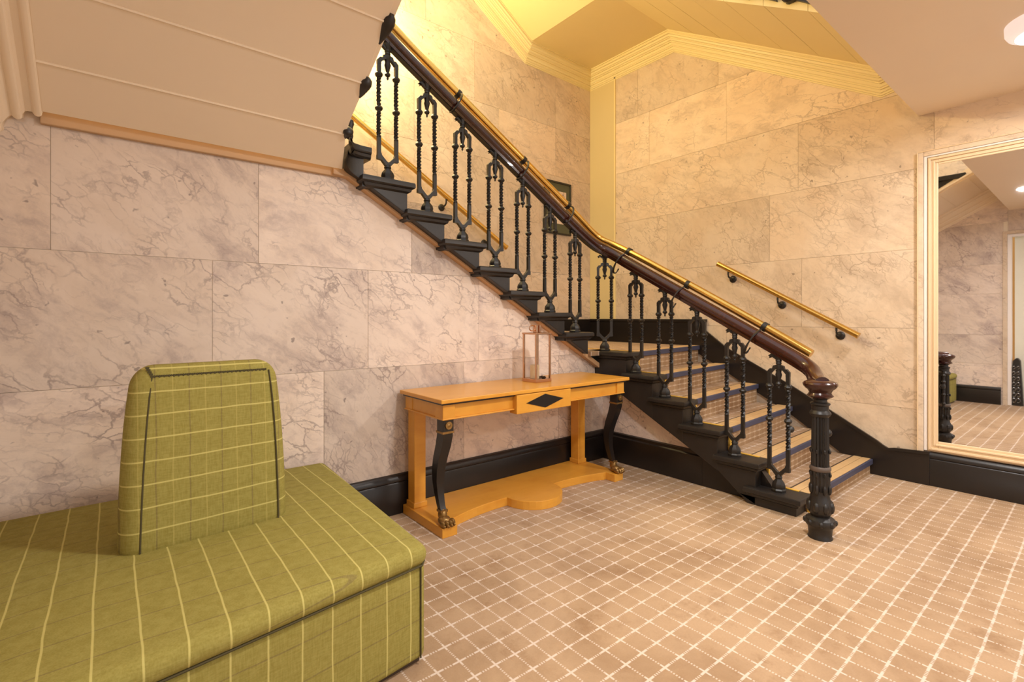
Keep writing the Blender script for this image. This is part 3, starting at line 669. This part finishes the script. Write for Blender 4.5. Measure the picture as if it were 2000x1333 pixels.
for x0 in (1.162,2.393): M().box(x0,x0+.066,1.914,1.985,.536,.605).build('corner_block', SATIN, tb, bevel=.003)
for x0 in (1.162,2.393): M().box(x0+.004,x0+.062,2.215,2.287,.536,.605).build('corner_block', SATIN, tb, bevel=.003)
M().box(1.160,2.463,1.912,2.287,.534,.541).build('apron_bead', SATIN, tb, bevel=.002)
dr = M().box(1.578,1.966,1.892,1.95,.514,.610).build('drawer', SATIN, tb, bevel=.003)
M().prism([(1.640,1.8925,.564),(1.772,1.8925,.600),(1.906,1.8925,.564),(1.772,1.8925,.528)], (0,-.003,0)).build('diamond_inlay', BLACK, dr)['label'] = 'black diamond inlay'
for x0 in (1.178,2.368):
    lg = M().box(x0,x0+.064,2.212,2.280,.045,.536).build('leg', SATIN, tb, bevel=.003)
    M().box(x0-.006,x0+.070,2.206,2.286,.045,.072).build('foot_block', SATIN, lg, bevel=.003)
for x0 in (1.195,2.426):
    lg = M().box(x0-.028,x0+.028,1.920,1.976,.478,.536).build('leg', BLACK, tb, bevel=.002); lg['label'] = 'black sabre leg with gilt paw'
    cv = [(1.950,.482,.95,.026),(1.952,.455,.95,.028),(1.965,.41,.92,.028),(1.990,.35,.88,.026),(2.008,.29,.84,.023),(2.012,.235,.74,.020),(2.004,.18,.62,.017),(1.988,.13,.54,.015),(1.975,.105,.52,.0145)]
    M().loft([[(x0-.027*w_, y-d_, z_), (x0+.027*w_, y-d_, z_), (x0+.027*w_, y+d_, z_), (x0-.027*w_, y+d_, z_)] for y, z_, w_, d_ in reversed(cv)]).build('sabre', BLACK, lg, smooth=25)
    M().box(x0-.030,x0+.030,1.920,1.980,.470,.480).build('gilt_band', GILT, lg); M().box(x0-.019,x0+.019,1.955,1.993,.100,.110).build('gilt_cuff', GILT, lg)
    m = M().lathe([(.018,-.006),(.018,.001),(.011,.001),(.009,-.006),(.002,-.008)], (x0,1.920,.508), 14, axis='y')
    m.build('gilt_rosette', GILT, lg)
    m = M().ball((x0,1.972,.085), (.021,.024,.030), 10, 7).ball((x0,1.955,.064), (.030,.034,.022), 10, 7)
    for t_ in range(4):
        xx = x0-.026+.0175*t_; yy = 1.928-(.006 if t_ in (1,2) else 0)
        m.ball((xx, yy, .060), (.0105,.020,.016), 8, 6).ball((xx, yy-.016, .053), (.0065,.008,.008), 6, 5)
    m.build('paw', GILT, lg, smooth=True)
# lantern on the console
ln = thing('lantern', 'copper-framed glass candle lantern standing on the console table', 'lantern', (1.91,2.11,.632))
x0, x1, y0, y1, z0, z1 = 1.852,1.968,2.052,2.168,.632,.914
M().box(x0-.002,x1+.002,y0-.002,y1+.002,z0,z0+.020).build('base', COPPER, ln, bevel=.002)
M().box(x0-.003,x1+.003,y0-.003,y1+.003,z1-.010,z1).build('lid', COPPER, ln, bevel=.002)
for px, py in ((x0,y0),(x1-.010,y0),(x0,y1-.010),(x1-.010,y1-.010)): M().box(px,px+.010,py,py+.010,z0+.02,z1-.01).build('post', COPPER, ln)
for a in ((x0+.009,x1-.009,y0+.003,y0+.0055),(x0+.009,x1-.009,y1-.0055,y1-.003),(x0+.003,x0+.0055,y0+.009,y1-.009),(x1-.0055,x1-.003,y0+.009,y1-.009)):
    pn = M().box(*a,z0+.020,z1-.010).build('pane', GLASS, ln)
hd = M().box(1.893,1.908,2.095,2.125,z1,z1+.044).box(1.918,1.933,2.095,2.125,z1,z1+.044).build('handle_block', COPPER, ln, bevel=.002)
M().tube([(1.875+.022*math.cos(a), 2.11, z1+.026+.016*math.sin(a)) for a in [2*pi*i/16 for i in range(17)]], .0035, 6).build('ring', COPPER, hd, smooth=True)
tag(M().lathe([(.026,0),(.0265,.004),(.0265,.076),(.020,.078),(.004,.074)], (1.895,2.112,.652), 18).build('candle', CANDLE, smooth=40), 'short cream pillar candle inside the copper lantern', 'candle')
m = M()
for k2 in range(7): m.ball((1.925+random.uniform(0,.03), 2.065+random.uniform(0,.06), .657), (random.uniform(.006,.010),.008,.005), 7, 5)
o = tag(m.build('pebbles', DARK, smooth=True), 'dark pebbles scattered on the floor of the copper lantern', 'pebbles'); o['kind'] = 'stuff'

# ------------------------------------------------------------------ upholstered bench with island backrest
bn = thing('bench', 'long green plaid upholstered bench with a central island backrest', 'bench', (.21,1.78,0))
bx0, bx1, by0, by1 = -.21, .717, 1.262, 2.300
def splay(x, y, z):                                  # the front edge runs at an angle to the wall behind
    v = (y-by0)/(by1-by0)
    return (x+.045*v*max(0, (x-.2)/.5)-.10*v*max(0, (.1-x)/.31), y+.128*(max(x, .02)-.70)*(1-v), z)
SZ = .340
def lidwarp(x, y, z):
    u = (x-(bx0+bx1)/2)/((bx1-bx0)/2); v = (y-(by0+by1)/2)/((by1-by0)/2)
    if z > SZ-.03: z += .012*max(0, 1-u**4)*max(0, 1-v**4)
    b = .005*max(0, 1-u*u)
    return splay(x, y+(b if v > 0 else -b)*abs(v)**3, z)
M().roundbox((bx0-.002,by0-.004,.284), (bx1+.004,by1+.002,SZ), .030, 6, 12, lidwarp).build('seat', PLAID_SEAT, bn, smooth=60)
bb = M().roundbox((bx0+.002,by0+.004,.012), (bx1-.004,by1-.004,.288), .020, 4, 6, splay).build('base', PLAID_FRONT, bn, smooth=60)
M().prism([splay(*p) for p in ((bx0+.02,by0+.02,0),(bx1-.02,by0+.02,0),(bx1-.02,by1-.02,0),(bx0+.02,by1-.02,0))], (0,0,.02)).build('plinth', DARK, bn)
M().tube([splay(bx1-.024,by0+.002,z_) for z_ in (.02,.12,.2,.283)], .0026, 6).build('corner_seam', SEAM, bb)
M().tube([splay(bx0+.03+(bx1-bx0-.05)*i/16,by0-.0005,.2855) for i in range(17)]+[splay(bx1-.002,by0+.02,.2855),splay(bx1-.001,by1-.03,.2855)], .0030, 6).build('lid_seam', SEAM, bb)
# backrest
kx0, kx1, ky0, ky1, kz0, kz1, kr = .014, .458, 1.712, 1.888, SZ, .862, .058
def backwarp(x, y, z):
    t = max(0, (z-kz0)/(kz1-kz0)); cx_, cy_ = (kx0+kx1)/2, (ky0+ky1)/2
    fx = 1-.11*t**1.5-.05*t**5; fy = 1-.46*t**1.3
    x, y = cx_+(x-cx_)*fx, cy_+(y-cy_)*fy
    return (x, y+.070*(x-.44), z)
bk = M().roundbox((kx0,ky0,kz0-.03), (kx1,ky1,kz1), kr, 6, 8, backwarp).build('backrest', PLAID_BACK, bn, smooth=60)
def skin(x, z, out=.0):                              # point on the front skin of the backrest (x, z before the taper)
    d = 0
    if z > kz1-kr: d = kr-math.sqrt(max(0, kr*kr-(z-kz1+kr)**2))
    return backwarp(x, ky0+d-out, z)
for xs_ in (kx0+.049, kx1-.036): M().tube([skin(xs_+(.006*i/9), kz0+.010+(kz1-.032-kz0-.010)*i/9, -.0012) for i in range(10)], .0024, 6).build('side_seam', SEAM, bk)
zt = kz1-.030; xs0, xs1 = kx0+.062, kx1-.040
m = M().tube([skin(xs0, zt, -.0005), skin((xs0+xs1)/2, zt, -.0005), skin(xs1, zt, -.0005)], .0018, 5)
for i in range(52):                                  # blanket stitches along the top seam
    f = i/51; p = skin(xs0+(xs1-xs0)*f, zt, 0); m.box(p[0]-.0024,p[0]+.0016,p[1]-.0022,p[1]+.003,p[2]-.0035+(.002 if i % 2 else 0),p[2]+.0035)
for i in range(5):
    p = skin(xs0-.006-.004*i, zt+.006*i, 0); m.box(p[0]-.005,p[0]+.004,p[1]-.002,p[1]+.004,p[2]-.002,p[2]+.003)
o = m.build('stitching', SEAM, bk); o['kind'] = 'stuff'

# ------------------------------------------------------------------ mirror on the right wall
mr = thing('mirror', 'tall framed wall mirror on the right wall above the black skirting', 'mirror', (XR,.0,.20))
m0, m1 = -.72, .747
def frame4(y0, y1, z0, z1, wy, wz0, wz1, d0, d1, name, mat, parent, bottom=True, bev=.003):
    for b in ([(y0,y0+wy,z0,z1),(y1-wy,y1,z0,z1),(y0+wy,y1-wy,z1-wz1,z1)]+([(y0+wy,y1-wy,z0,z0+wz0)] if bottom else [])):
        M().box(XR-d1, XR-d0, *b).build(name, mat, parent, bevel=bev)
frame4(m0, m1, .198, 1.994, .026, .02, .028, 0, .026, 'marble_border', MARBLE2, mr, False)
frame4(m0-.003, m1+.003, .198, 1.998, .005, .0, .005, 0, .030, 'outer_bead', CREAM, mr, False, .001)
frame4(m0+.027, m1-.027, .206, 1.966, .014, .012, .010, 0, .020, 'white_fillet', WHITE, mr, False, .002)
frame4(m0+.042, m1-.042, .206, 1.956, .050, .062, .050, 0, .014, 'frame_moulding', CREAM, mr, True, .003)
frame4(m0+.048, m1-.048, .214, 1.950, .012, .014, .012, .012, .024, 'frame_bead', CREAM, mr, True, .003)
frame4(m0+.070, m1-.070, .240, 1.928, .010, .012, .010, .012, .022, 'frame_bead', CREAM, mr, True, .003)
M().box(XR-.010, XR-.004, m0+.088, m1-.088, .262, 1.910).build('mirror_glass', MIRROR, mr)

# ------------------------------------------------------------------ framed picture on the back wall
pf = thing('picture', 'dark-framed picture with olive mount on the back wall above the landing', 'picture', (3.32,YB,1.80))
for b in ((3.150,3.502,1.800,1.816),(3.150,3.502,2.289,2.305),(3.150,3.166,1.816,2.289),(3.486,3.502,1.816,2.289)):
    M().box(b[0],b[1],YB-.022,YB,b[2],b[3]).build('frame', FRAMEB, pf, bevel=.002)
M().box(3.166,3.486,YB-.012,YB-.002,1.816,2.289).build('mount', OLIVE, pf)
k = N('faint_print'); p = k.pos(); c = k.mix(k.ramp(k.noise(p, 14, 5, .65, 1.0), .50, .62), lin(226,206,186), lin(150,120,104)); PR = k.fin(c, .6)
M().box(3.222,3.436,YB-.015,YB-.011,1.902,2.215).build('print', PR, pf)

# ------------------------------------------------------------------ ceiling lamp of the hall
for x, y in DOME_AND_EXTRAS[:1]:                               # the other hall lights are unseen, added without fixtures
    t = thing('ceiling_light', 'round opal flush ceiling light near the right wall, above the mirror', 'ceiling light', (x, y, ZC))
    M().lathe([(.100,-.058),(.122,-.046),(.131,-.030),(.132,0)], (x,y,ZC), 32).build('rim', OPAL, t, smooth=40)
    M().lathe([(.004,-.082),(.045,-.079),(.080,-.069),(.100,-.058),(.100,-.050)], (x,y,ZC), 32).build('bowl', BULB, t, smooth=40)
# ------------------------------------------------------------------ doorway in the left wall and the corridor it shows (seen in the mirror)
dt = struct(M().box(XL-.10,XL+.02,.765,.80,0,1.985).box(XL-.10,XL+.02,-.735,-.70,0,1.985).box(XL-.10,XL+.02,-.70,.765,1.955,1.985).build('door_1', MARBLE2, org=(XL,0,0)), 'stone surround of the doorway in the left wall')
M().box(XL-.12,XL-.03,.735,.765,0,1.955).box(XL-.12,XL-.03,-.70,-.67,0,1.955).box(XL-.12,XL-.03,-.67,.735,1.925,1.955).build('lining', WHITE, dt)
struct(M().box(-2.9,XL-.12,1.10,1.16,0,2.3).build('wall_corridor', plain('cream_wall', (226,222,204), .6)), 'cream corridor wall beyond the doorway')
M().box(-.62,-.50,.56,.72,0,1.955).build('door_jamb', bpy.data.materials['cream_wall'], dt)
struct(M().box(-2.96,-2.9,-3.2,1.16,0,2.3).build('wall_far', OCHRE), 'ochre wall at the end of the corridor')
wn = struct(M().box(-2.9,-2.87,-.30,.72,.10,.95).build('window_1', WHITE), 'low bright window at the end of the corridor')
for a in (-.26,.08,.42):
    for b in (.15,.55): M().box(-2.872,-2.862,a,a+.28,b,b+.34).build('pane', DAY, wn)
sc_ = thing('wall_light', 'small glowing sconce on the ochre corridor wall, seen in the mirror', 'wall light', (-2.86,.50,1.12))
M().ball((-2.84,.50,1.17), .06, 12, 8).build('globe', LAMPW, sc_, smooth=True); M().box(-2.9,-2.83,.49,.51,1.06,1.12).build('arm', BRASS, sc_)
us = thing('ornamental_stand', 'black tapered ornamental iron stand in the doorway, seen in the mirror', 'stand', (-.42,.70,0))
M().prism([(-.46,.64,0),(-.46,.76,0),(-.46,.725,.51),(-.46,.70,.54),(-.46,.685,.54),(-.46,.665,.51)], (.08,0,0)).build('body', IRON, us, bevel=.006)
m = M()
for k2 in range(7):
    zz = .06+.062*k2; rr = .034-.002*k2
    for j in range(2):
        m.tube([(-.376, .70+(-1)**j*.018+rr*.5*math.cos(a), zz+rr*.7*math.sin(a)) for a in [2*pi*i/10 for i in range(9)]], .005, 6)
m.build('scrollwork', plain('polished_iron', (120,118,116), .25, .8), us, smooth=True)

# ------------------------------------------------------------------ scale the model to metres
done = set()
for o in list(bpy.data.objects):
    o.location = Vector(o.location)*S
    if o.type == 'MESH' and o.data.name not in done:
        done.add(o.data.name)
        for v in o.data.vertices: v.co = v.co*S
